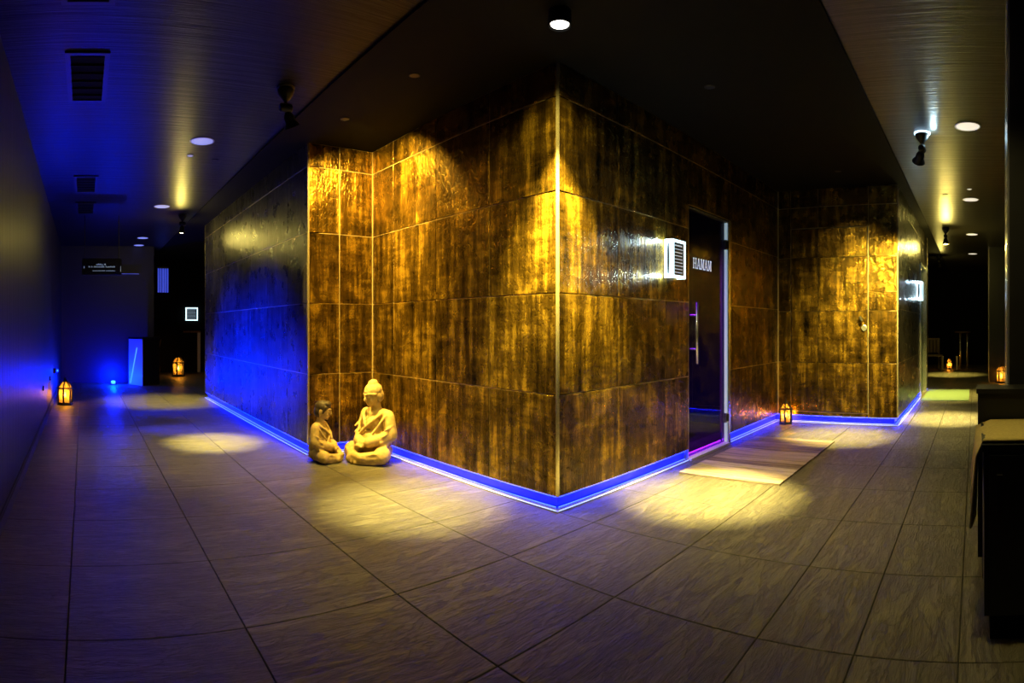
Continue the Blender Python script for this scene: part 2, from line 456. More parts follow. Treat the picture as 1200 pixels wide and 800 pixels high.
# plinth, blue light strip, white floor profile around the block
PATH = [(1.84, 8.5), (1.84, 4.42), (2.46, 4.42), (2.46, 2.23), (DX0, 2.23)], [(DX1, 2.23), (6.14, 2.23), (6.14, .845), (8.58, .845)], [(9.58, .845), (9.93, .845)]
def offset_path(pts, d):
    """shift a right-angled path to the inside of the block by d (the block lies left of the path going from the far left to the far right)"""
    out = []
    for i, p in enumerate(pts):
        ds = []
        if i > 0: ds.append((pts[i][0] - pts[i - 1][0], pts[i][1] - pts[i - 1][1]))
        if i < len(pts) - 1: ds.append((pts[i + 1][0] - pts[i][0], pts[i + 1][1] - pts[i][1]))
        ox = oy = 0
        for dx, dy in ds:
            l = math.hypot(dx, dy); nx, ny = -dy / l, dx / l
            if abs(nx) > .5: ox = nx * d
            else: oy = ny * d
        out.append((p[0] + ox, p[1] + oy))
    return out
def strip(m, pts, d0, d1, z0, z1):
    a = offset_path(pts, d0); b = offset_path(pts, d1)
    for k in range(len(pts) - 1):
        q = [a[k], a[k + 1], b[k + 1], b[k]]
        m.add([(x, y, z) for z in (z0, z1) for x, y in q], [(0, 1, 2, 3), (4, 7, 6, 5), (0, 4, 5, 1), (1, 5, 6, 2), (2, 6, 7, 3), (3, 7, 4, 0)])
    return m
SEGS = ['dark tiled wall of the left corridor', 'return wall behind the statues', 'gold wall left of the front corner', 'gold wall right of the front corner',
        'gold wall between glass door and alcove', 'alcove end wall with the flush door', 'dark tiled wall of the right corridor', 'last narrow tiles at the far right']
seg_i = -1
for i, p in enumerate(PATH):
    nm = ('along the left corridor and front corner', 'in the alcove and along the right corridor', 'at the far right end of the block')[i]
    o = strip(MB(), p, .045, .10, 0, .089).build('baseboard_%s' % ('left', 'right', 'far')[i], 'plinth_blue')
    struct(o, 'blue lit recessed plinth ' + nm, 'baseboard')
    for k in range(len(p) - 1):
        seg_i += 1
        (ax, ay), (bx_, by_) = p[k], p[k + 1]
        t = thing('light_strip', 'glowing blue strip light under the ' + SEGS[seg_i], 'strip light', (ax, ay, .08), group='blue strip lights under the tiled walls')
        ofs = lambda d: (offset_path(p, d)[k], offset_path(p, d)[k + 1])
        hx_, hy_ = (0, .008) if abs(ay - by_) < 1e-6 else (.008, 0)
        def seg(z0, z1, e, d=.022):
            a_, b_ = ofs(d)
            x0, x1 = sorted((a_[0], b_[0])); y0, y1 = sorted((a_[1], b_[1]))
            gx, gy = (.012, 0) if hy_ else (0, .012)
            return MB().box(x0 - hx_ * e - ax + gx, x1 + hx_ * e - ax - gx, y0 - hy_ * e - ay + gy, y1 + hy_ * e - ay - gy, z0 - .08, z1 - .08)
        seg(.0812, .0885, 1.0).build('channel', 'aluminium', t)
        seg(.078, .0812, .75).build('diode_strip', 'led_blue', t)
        seg(.007, .0095, .35, -.006).build('floor_glow_line', 'glow_line', t)  # glowing lines added for the overlit floor edge below the strip
        seg(.014, .0165, .25, .030).build('floor_glow_line', 'glow_line', t)
    n += 1
    o = strip(strip(MB(), p, -.012, .014, 0, .007), p, .014, .044, 0, .014).build('trim_%d' % n, 'profile_grey')
    struct(o, 'low grey floor profile with bright lines ' + nm, 'trim')

# ------------------------------------------------------------------ outer walls
o = MB().box(-.57, -.45, -2.4, 11.0, 0, ZK).build('wall_left', 'plank_wall'); struct(o, 'dark vertically grained wall of the left corridor', 'wall')
o = MB().box(-.45, -.432, -2.4, 11.0, 0, .075).box(-.45, -.438, -2.4, 11.0, .075, .085).build('baseboard_outer', 'dark_grey'); struct(o, 'grey baseboard along the dark left wall', 'baseboard')
o = MB().box(-.57, 1.36, 11.0, 11.12, 0, ZK).build('wall_far_left', 'navy_wall'); struct(o, 'dark blue lit wall closing the left corridor', 'wall')
o = MB().box(1.24, 1.36, 11.12, 13.4, 0, ZK).box(1.24, 9.95, 13.4, 13.5, 0, ZK).build('wall_reception', 'black_paint'); struct(o, 'black back wall of the reception corner', 'wall')
o = MB().box(16.4, 16.5, -2.4, 15, 0, ZK).box(9.95, 16.4, 3.6, 3.7, 0, ZK).build('wall_far_right', 'black_paint'); struct(o, 'black wall closing the right corridor', 'wall')
o = MB().box(2.62, 2.86, -2.4, -.157, 0, ZK).build('wall_right', 'black_satin'); struct(o, 'black partition end beside the cabinet on the right', 'wall')
n += 1
o = MB().box(2.64, 2.845, -.157, -.148, 0, ZK).build('trim_%d' % n, 'aluminium'); struct(o, 'metal edge plate on the black partition', 'trim')
o = MB().box(2.86, 16.4, -1.32, -1.2, 0, ZK).build('wall_right_outer', 'black_satin'); struct(o, 'black outer wall of the right corridor', 'wall')
o = MB().box(-.57, 18, -2.5, -2.4, 0, ZK).build('wall_rear', 'black_satin'); struct(o, 'black wall behind the camera', 'wall')
pl = MB().box(11.15, 11.7, -1.2, -.26, 0, ZK).build('wall_pillar', 'black_satin'); struct(pl, 'black pillar beside the arched lantern', 'pillar')
MB().box(11.14, 11.16, -.27, -.25, 0, ZK).build('edge_strip', 'trim_metal', pl)

# ------------------------------------------------------------------ glass door with hammam room behind
d1 = MB().box(DX0 + .006, DX1 - .055, 2.262, 2.272, .02, DZ - .012).build('door_2', 'smoked_glass'); struct(d1, 'dark glass door lettered HAMAM with steel frame', 'door')
fr = MB().box(DX1 - .05, DX1 - .005, 2.222, 2.29, .0, DZ + .015).build('frame_post', 'aluminium', d1)
MB().box(DX1 - .060, DX1 - .052, 2.235, 2.262, .02, DZ - .01).build('lit_glass_edge', 'edge_glow', d1)  # glow painted in for light caught along the glass edge
MB().box(DX0, DX1 - .05, 2.235, 2.285, DZ - .008, DZ + .018).build('frame_head', 'black_iron', d1)
MB().box(DX0, DX1 - .05, 2.228, 2.235, DZ - .004, DZ + .004).build('head_edge', 'aluminium', d1)
MB().box(DX0 - .001, DX0 + .004, 2.232, 2.33, .0, DZ + .018).build('jamb', 'joint_metal', d1)
for z in (1.80, .20):
    h = MB().box(DX1 - .085, DX1 - .02, 2.232, 2.262, z, z + .09).build('hinge', 'aluminium', d1)
    MB().tube([(DX1 - .055, 2.224, z + .01), (DX1 - .055, 2.224, z + .08)], .008).build('pin', 'black_iron', h)
hd = MB().tube([(4.125, 2.205, .78), (4.125, 2.205, 1.29)], .011).build('handle', 'aluminium', d1, True)
for z in (.90, 1.18): MB().tube([(4.125, 2.205, z), (4.125, 2.264, z)], .008).build('standoff', 'aluminium', hd)
# lettering
def bar(m, x0, z0, x1, z1, wd, y0, y1):
    d = Vector((x1 - x0, 0, z1 - z0)); l = d.length; d.normalize(); nrm = Vector((-d.z, 0, d.x)) * wd / 2
    a = Vector((x0, 0, z0)); b = Vector((x1, 0, z1))
    q = [a - nrm, b - nrm, b + nrm, a + nrm]
    m.add([(v.x, y, v.z) for y in (y0, y1) for v in q], [(0, 1, 2, 3), (4, 7, 6, 5), (0, 4, 5, 1), (1, 5, 6, 2), (2, 6, 7, 3), (3, 7, 4, 0)])
def letter(ch, x, z, w_, h, y0, y1):
    m = MB(); t = .2 * w_; s = .06 * h
    def serif(cx, zz): bar(m, cx - .17 * w_, zz, cx + .17 * w_, zz, .09 * h, y0, y1)
    def B_(a, b, c, d, k=1.0): bar(m, x + a * w_, z + b * h, x + c * w_, z + d * h, t * k, y0, y1)
    if ch == 'H':
        B_(.18, 0, .18, 1); B_(.82, 0, .82, 1); B_(.18, .5, .82, .5, .5)
        for cx in (.18, .82): serif(x + cx * w_, z + s); serif(x + cx * w_, z + h - s)
    if ch == 'A':
        B_(.15, 0, .5, 1, .6); B_(.85, 0, .5, 1, 1.1); B_(.28, .32, .72, .32, .5)
        serif(x + .15 * w_, z + s); serif(x + .85 * w_, z + s)
    if ch == 'M':
        B_(.14, 0, .14, 1, .7); B_(.86, 0, .86, 1, 1.1); B_(.14, 1, .5, .15, .8); B_(.86, 1, .5, .15, .6)
        for cx in (.14, .86): serif(x + cx * w_, z + s); serif(x + cx * w_, z + h - s)
    return m
for k, ch in enumerate('HAMAM'):
    letter(ch, 4.16 + k * .069, 1.575, .062, .092, 2.2595, 2.2615).build('letter', 'letter_glow', d1)
# room behind the door
o = MB().box(3.3, 5.7, 4.2, 4.25, 0, ZC).box(3.25, 3.3, 2.35, 4.25, 0, ZC).box(5.7, 5.75, 2.35, 4.25, 0, ZC).build('wall_steam_room', 'navy_wall'); struct(o, 'dark blue walls of the room behind the glass door', 'wall')
t = thing('bench', 'blue glowing bench inside the room behind the glass door', 'bench', (4.6, 3.6, 0))
MB().box(-1.0, 1.0, -.25, .58, .33, .42).build('seat', 'navy_wall', t)
MB().box(-.95, .95, -.12, .58, 0, .33).build('base', 'plinth_white', t)
MB().box(-1.0, 1.0, -.22, -.19, .318, .33).build('diode_strip', 'led_blue_soft', t)
t = thing('wash_basin', 'round basin seen dimly behind the glass door', 'basin', (4.75, 2.95, 0))
MB().lathe([(.10, 0), (.09, .05), (.06, .1), (.06, .55), (.12, .62), (.2, .70), (.21, .76), (.18, .76), (.12, .68), (.02, .64)], 24).build('bowl', 'navy_wall', t, True)
MB().tube([(0, .16, .72), (0, .16, .98), (0, .1, 1.03), (0, .03, 1.0)], .014).build('tap', 'aluminium', t, True)
t = thing('ceiling_lamp', 'violet ceiling lamp in the room behind the glass door', 'lamp', (4.3, 2.85, ZC - .001))
MB().lathe([(.06, -.03), (.07, -.02), (.07, 0)], 20).build('housing', 'aluminium', t)
lamp('violet_light', 'SPOT', t, (0, 0, -.04), (.45, .02, 1.0), 900, (0, 0, -2), 90, 1, .04)

# purple threshold
n += 1
o = MB().box(DX0, DX1 - .05, 2.205, 2.33, 0, .016).build('trim_%d' % n, 'plinth_white'); struct(o, 'pale threshold under the glass door', 'threshold')
t = thing('light_strip', 'small violet strip light at the threshold of the glass door', 'strip light', (DX0 + .01, 2.30, .02))
MB().box(0, .74, 0, .014, -.003, .002).build('channel', 'aluminium', t)
emit('led_violet', (.75, .03, 1.0), 10)
MB().box(0, .74, .001, .013, .002, .008).build('diode_strip', 'led_violet', t)

# ------------------------------------------------------------------ wooden mat before the door
t = thing('wooden_mat', 'pale wooden plank mat on the floor before the glass door', 'mat', (3.64, 1.31, 0))
W_, D_ = 1.54, .79
npl = 14
for k in range(npl):
    x0 = W_ * k / npl
    MB().box(x0 + .003, W_ * (k + 1) / npl - .003, random.uniform(0, .004), D_ - random.uniform(0, .004), .001, .013 + random.uniform(0, .002)).build('plank', 'mat_wood', t)

# ------------------------------------------------------------------ sign boxes
def sign_box(label, loc, rz, w_=.195, h=.29, d=.078, group='lit sign boxes on the walls', power=0):
    """front faces local -Y, back on the wall at y = 0, lower left at origin"""
    t = thing('sign_box', label, 'sign', loc, rz, group)
    b = .022
    MB().box(b * .5, w_ - b * .5, -d + .012, -.002, b * .5, h - b * .5).build('housing', 'dark_grey', t)
    fr = MB().box(0, w_, -d, -d + .012, 0, b).box(0, w_, -d, -d + .012, h - b, h).box(0, b, -d, -d + .012, b, h - b).box(w_ - b, w_, -d, -d + .012, b, h - b)
    fr.build('frame', 'sign_glow', t)
    MB().box(b, w_ - b, -d + .004, -d + .0125, b, h - b).build('face', 'sign_black', t)
    for s in (0, w_ - .012):
        x0 = s
        sd = MB().box(x0, x0 + .012, -d + .012, -.004, 0, .03).box(x0, x0 + .012, -d + .012, -.004, h - .03, h).box(x0, x0 + .012, -d + .012, -d + .028, .03, h - .03).box(x0, x0 + .012, -.022, -.004, .03, h - .03)
        sd.build('side_frame', 'sign_glow', t)
    for k in range(9):
        z = b + .018 + k * (h - 2 * b - .03) / 8.6
        MB().box(b + .012, w_ - b - .012 - random.uniform(0, .02), -d + .0015, -d + .0045, z, z + (.006 if k < 8 else .010)).build('text_line', 'sign_text', t)
    if power:
        for z in (.015, h - .015):
            lamp('sign_light', 'POINT', t, (-.035, -.03, z), COOL, power, radius=.01)
    return t
sign_box('lit sign box with text lines beside the glass door', (3.645, 2.23, 1.455), 0, power=1.6)
sign_box('lit sign box on the dark right corridor wall', (8.05, .845, 1.47), 0, .25, .27, .08, power=1.2)
sign_box('small lit sign box on the black reception wall', (2.42, 13.4, 1.24), 0, .29, .31, .05)

# ------------------------------------------------------------------ far right glass door
d3 = MB().box(8.62, 9.54, .885, .895, .02, 2.05).build('door_3', 'clear_glass'); struct(d3, 'glass door far along the right corridor', 'door')
MB().box(8.58, 8.63, .825, .93, 0, 2.07).build('frame_post', 'aluminium', d3)
MB().box(9.53, 9.58, .825, .93, 0, 2.07).build('frame_post', 'aluminium', d3)
MB().box(8.58, 9.58, .835, .93, 2.04, 2.075).build('frame_head', 'aluminium', d3)
o = MB().box(8.3, 9.8, 2.3, 2.35, 0, ZC).box(8.25, 8.3, .96, 2.35, 0, ZC).build('wall_side_room', 'dark_grey'); struct(o, 'dark wall behind the far right glass door', 'wall')
t = tag(MB().box(8.3, 9.75, .10, .80, .001, .012).build('floor_mat', 'green_rug'), 'pale green mat before the far right glass door', 'mat')

# ------------------------------------------------------------------ ceiling lights
def spotlight_fixture(label, loc, aim, col, power, size, blend=.8, mat='bulb_warm', glow=0, back=None, radius=.03):
    t = thing('ceiling_spotlight', label, 'spotlight', loc, 0, 'ceiling spotlights')
    L = Vector(loc); A_ = Vector(aim) - L; piv = Vector((0, 0, -.135)); d = (A_ - piv).normalized()
    MB().lathe([(.055, -.012), (.062, -.006), (.062, 0)], 20).build('ceiling_plate', 'black_iron' if not back else 'plinth_white', t)
    autosmooth(MB().lathe([(.016, -.095), (.022, -.085), (.05, -.05), (.058, -.020), (.05, -.012)], 20).build('canopy', 'black_iron', t))
    autosmooth(MB().lathe([(.012, -.135), (.012, -.09)], 12).build('stem', 'black_iron', t))
    autosmooth(MB().tube([(-.045, 0, -.135), (-.035, 0, -.135), (.035, 0, -.135), (.045, 0, -.135)], [.02, .03, .03, .02], 16).build('joint', 'black_iron', t))
    q = Vector((0, 0, -1)).rotation_difference(d)
    def orient(m): m.v = [tuple(piv + q @ Vector(v)) for v in m.v]; return m
    autosmooth(orient(MB().lathe([(.012, -.02), (.03, -.045), (.036, -.06), (.036, -.09), (.052, -.115), (.055, -.125), (.05, -.125), (.034, -.10)], 20, cap=False)).build('shade', 'black_iron', t))
    orient(MB().lathe([(.002, -.128), (.02, -.126), (.030, -.116), (.034, -.102), (.02, -.08)], 20)).build('bulb', mat, t, True)
    p = piv + d * .14
    lamp('beam', 'SPOT', t, p, col, power, p + d, size, blend, radius)
    if glow: lamp('spill', 'POINT', t, piv + d * .17, col, glow, radius=.03)
    if back:
        MB().lathe([(.066, -.016), (.066, -.004)], 20).build('glow_ring', 'cap_glow', t)
        lamp('ring_light', 'POINT', t, (0, -.09, -.05), COOL, back, radius=.02)
    return t
spotlight_fixture('black ceiling spotlight above the statues', (1.295, 3.49, ZK), (2.30, 4.02, .62), WARM, 70, 46, 1, 'black_iron')
spotlight_fixture('lit ceiling spotlight at the far end of left corridor', (1.36, 7.78, ZK), (1.2, 8.2, 0), YELLOW, 700, 50, 1, glow=16)
spotlight_fixture('black ceiling spotlight with pale cool glow in the right corridor', (4.556, .43, ZK), (6.14, 1.10, 1.25), YELLOW, 1700, 50, 1, 'black_iron', back=1.6)
spotlight_fixture('lit ceiling spotlight beside the right corridor wall', (8.98, .475, ZK), (9.0, .40, 0), YELLOW, 900, 50, 1, glow=30)
spotlight_fixture('lit ceiling spotlight at the far end of right corridor', (12.43, .80, ZK), (12.9, .55, 0), YELLOW, 1000, 40, 1, glow=8)

def cyl_downlight(label, loc, aim, col, power, size, blend=1.0):
    t = thing('surface_downlight', label, 'downlight', loc, 0)
    autosmooth(MB().lathe([(.054, -.07), (.058, -.068), (.058, 0), (.045, 0), (.045, -.05)], 24, cap=False).build('housing', 'black_paint', t))
    MB().lathe([(.001, -.062), (.046, -.062), (.046, -.055), (.001, -.055)], 24).build('lens', 'lamp_white', t)
    p = Vector((0, 0, -.075))
    lamp('beam', 'SPOT', t, p, col, power, Vector(aim) - Vector(loc), size, blend, .035)
    return t
t = cyl_downlight('black cylinder downlight above the front corner', (2.083, 1.874, ZC), (2.46, 2.23, 1.75), YELLOW, 5600, 36)
lamp('spill', 'SPOT', t, (0, 0, -.078), YELLOW, 170, (.45, .45, -1), 96, 1, .03)

def recessed(label, loc, r, mat, power=0, col=PALE, size=40, group='round recessed ceiling lights', aim=None):
    t = thing('recessed_light', label, 'downlight', loc, 0, group)
    autosmooth(MB().lathe([(r * .86, -.001), (r * .9, -.005), (r, -.003), (r, 0), (r * .86, 0)], 32, cap=False).build('ring', 'black_iron' if mat == 'black_satin' else 'plinth_white', t))
    MB().lathe([(.001, -.0035), (r * .87, -.0035), (r * .87, 0), (.001, 0)], 32).build('lens', mat, t)
    if power:
        lamp('beam', 'SPOT', t, (0, 0, -.012), col, power, aim or (0, 0, -1), size, 1, r * .6)
    return t
for k, (y, px_) in enumerate(((4.69, 'nearest'), (7.32, 'second nearest'), (9.95, 'third nearest'), (12.3, 'farthest'))):
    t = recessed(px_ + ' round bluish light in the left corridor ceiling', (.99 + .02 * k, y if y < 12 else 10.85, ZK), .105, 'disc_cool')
    if k == 0:
        lamp('beam', 'SPOT', t, (0, 0, -.012), WARM, 900, (1.47, -.95, -2.25), 30, 1, .03)
for k, x in enumerate((4.44, 6.99, 9.62, 12.17)):
    recessed(('nearest', 'second nearest', 'third nearest', 'farthest')[k] + ' round white light in the right corridor ceiling', (x, .06, ZK), .105, 'disc_warm')
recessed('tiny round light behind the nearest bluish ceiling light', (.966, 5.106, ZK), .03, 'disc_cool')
recessed('tiny round light between white right corridor ceiling lights', (6.46, .07, ZK), .03, 'disc_warm')
# small dark-lens downlights added for the floor pools; only the statue one is inferred
for lab, x, y, z, pw, sz, sp, spa, tilt in (('added above the floor left of the front corner', 1.93, 2.93, ZC, 2300, 30, 170, 72, (-.05, -.05)), ('added above the floor before the glass door', 3.28, 1.66, ZC, 4300, 30, 250, 70, (0, -.08)),
                             ('added in the left corridor beside the blue wall', 1.22, 5.2, ZK, 2600, 24, 200, 60, (-.1, -.1)), ('added above the floor of the alcove', 5.5, 1.36, ZC, 2600, 30, 120, 90, (.3, 0)),
                             ('added in the right corridor beside the alcove corner', 6.72, .36, ZK, 3200, 30, 200, 70, (-.1, 0)), ('above the seated statues', 1.88, 3.80, ZC, 900, 58, 560, 130, (.55, .35))):
    t = recessed('small dark downlight ' + lab, (x, y, z), .035, 'black_satin', pw, WARM if 'statues' in lab else PALE, sz, aim=(.5, .05, -1) if 'statues' in lab else None)
    lamp('spill', 'SPOT', t, (0, 0, -.014), WARM if 'statues' in lab else PALE, sp, (tilt[0], tilt[1], -1), spa, 1, .03)
# unseen lights added above the photographer to brighten the near floor and cloth
for lab, x, y, pw, ai in (('added above the near end of the left corridor', 1.0, 2.05, 28, (.1, .4, -1)), ('added above the near end of the right corridor', 1.95, .06, 85, (.12, -.12, -1))):
    recessed('round ceiling light ' + lab, (x, y, ZK), .105, 'disc_warm', pw, (1.0, .80, .26), 84, aim=ai)
# ceiling vents
for k, (y0, y1) in enumerate(((2.05, 2.75), (3.23, 3.94), (5.88, 6.58), (7.13, 7.83))):
    t = thing('ceiling_vent', ('frontmost', 'second', 'third', 'rearmost')[k] + ' black slatted vent in the left corridor ceiling', 'vent', (.02, (y0 + y1) / 2, ZK), 0, 'ceiling vents')
    h = (y1 - y0) / 2
    MB().box(-.13, .13, -h, -h + .03, -.012, 0).box(-.13, .13, h - .03, h, -.012, 0).box(-.13, -.10, -h + .03, h - .03, -.012, 0).box(.10, .13, -h + .03, h - .03, -.012, 0).build('frame', 'black_satin', t)
    MB().box(-.10, .10, -h + .03, h - .03, -.002, 0).build('backing', 'black_paint', t)
    for s in range(6):
        y = -h + .08 + s * (2 * h - .16) / 5
        MB().box(-.10, .10, y - .03, y + .02, -.010, -.004).build('slat', 'black_paint', t)

# ------------------------------------------------------------------ lanterns
def lantern(label, loc, s=1.0, rz=0, power=14, group='candle lanterns on the floor'):
    t = thing('lantern', label, 'lantern', loc, rz, group)
    def S(m): m.v = [tuple(c * s for c in v) for v in m.v]; return m
    N = 6; hexp = lambda r, k: (r * math.cos(2 * PI * k / N), r * math.sin(2 * PI * k / N))
    S(MB().lathe([(.112, 0), (.115, .012), (.105, .022), (.10, .035)], N)).build('base', 'black_iron', t)
    for k in range(N):
        x, y = hexp(.097, k)
        S(MB().tube([(x, y, .03), (x, y, .225)], .012, 6)).build('post', 'black_iron', t)
        a, b = hexp(.090, k), hexp(.090, k + 1)
        S(MB().add([(a[0], a[1], .035), (b[0], b[1], .035), (b[0], b[1], .222), (a[0], a[1], .222),
                    (a[0] * .97, a[1] * .97, .035), (b[0] * .97, b[1] * .97, .035), (b[0] * .97, b[1] * .97, .222), (a[0] * .97, a[1] * .97, .222)],
                   [(0, 1, 2, 3), (4, 7, 6, 5), (0, 4, 5, 1), (1, 5, 6, 2), (2, 6, 7, 3), (3, 7, 4, 0)])).build('pane', 'amber_glass', t)
    S(MB().lathe([(.098, .220), (.118, .225), (.118, .238), (.10, .245)], N, cap=False)).build('roof_rim', 'black_iron', t)
    for k in range(N):
        a, b = hexp(.097, k), hexp(.038, k)
        S(MB().tube([(a[0], a[1], .242), (b[0], b[1], .325)], .010, 6)).build('roof_rib', 'black_iron', t)
        p, q = hexp(.094, k), hexp(.094, k + 1); p2, q2 = hexp(.037, k), hexp(.037, k + 1)
        S(MB().add([(p[0], p[1], .243), (q[0], q[1], .243), (q2[0], q2[1], .322), (p2[0], p2[1], .322),
                    (p[0] * .96, p[1] * .96, .241), (q[0] * .96, q[1] * .96, .241), (q2[0] * .94, q2[1] * .94, .320), (p2[0] * .94, p2[1] * .94, .320)],
                   [(0, 1, 2, 3), (4, 7, 6, 5), (0, 4, 5, 1), (1, 5, 6, 2), (2, 6, 7, 3), (3, 7, 4, 0)])).build('roof_pane', 'amber_glass', t)
    S(MB().lathe([(.042, .318), (.042, .33), (.022, .345), (.012, .37), (.012, .378)], 12)).build('finial', 'black_iron', t)
    S(MB().tube([(.022 * math.cos(a), 0, .395 + .022 * math.sin(a)) for a in [2 * PI * k / 14 for k in range(14)]], .004, 6, True)).build('ring', 'black_iron', t)
    S(MB().lathe([(.030, .035), (.032, .04), (.032, .105), (.028, .112), (.004, .108)], 16)).build('candle', 'candle_wax', t)
    S(MB().lathe([(.002, .112), (.011, .122), (.013, .135), (.008, .155), (.001, .178)], 12)).build('flame', 'flame', t, True)
    lamp('candle_light', 'POINT', t, (0, 0, .15 * s), (1.0, .50, .08), power, radius=.02 * s)
    return t
lantern('black lantern with lit candle against the dark left wall', (-.265, 7.93, 0), 1.0, .3, 11)
lantern('lit lantern standing before the reception wall', (2.06, 12.3, 0), 1.3, .1, 9)
lantern('small lit lantern in the inner corner of the alcove', (6.02, 2.09, 0), .72, .2, 5)
lantern('lit lantern on the floor at the end of right corridor', (14.6, .68, 0), .8, .2, 6)
lantern('lit lantern at the foot of the black pillar', (11.0, -.50, 0), 1.0, .5, 7)

# blue wall lamp low on the left wall
t = thing('wall_lamp', 'small blue wall lamp above the left lantern', 'lamp', (-.45, 8.25, .45))
o = MB().tube([(0, 0, 0), (.012, 0, 0), (.04, 0, 0), (.05, 0, 0)], [.04, .04, .03, .02], 16).build('housing', 'black_iron', t, True)
MB().ell((.055, 0, 0), (.018, .018, .018)).build('bulb', 'led_blue', t, True)
lamp('blue_light', 'POINT', t, (.10, 0, 0), BLUE, 3, radius=.02)
lamp('blue_wash', 'SPOT', t, (.10, 0, 0), BLUE, 500, (2.19, -1.0, .05), 50, 1, .03)
lamp('blue_uplight', 'SPOT', t, (.10, 0, .03), BLUE, 150, (.55, -2.2, 2.2), 60, 1, .03)

for k, y in enumerate((6.15, 7.35)):  # unseen lamps added to wash the tiled wall opposite with blue
    t = thing('wall_lamp', ('nearer', 'farther')[k] + ' small flush blue lamp added low on the dark left wall', 'lamp', (-.45, y, .42), 0, 'added flush blue wall lamps')
    MB().tube([(0, 0, 0), (.008, 0, 0), (.016, 0, 0)], [.03, .03, .022], 16).build('housing', 'black_iron', t, True)
    MB().tube([(.016, 0, 0), (.019, 0, 0)], .012, 12).build('lens', 'tube_blue', t)
    lamp('blue_wash', 'SPOT', t, (.03, 0, 0), BLUE, (3400, 2600)[k], (2.29, -.36, .16), 58, 1, .02)

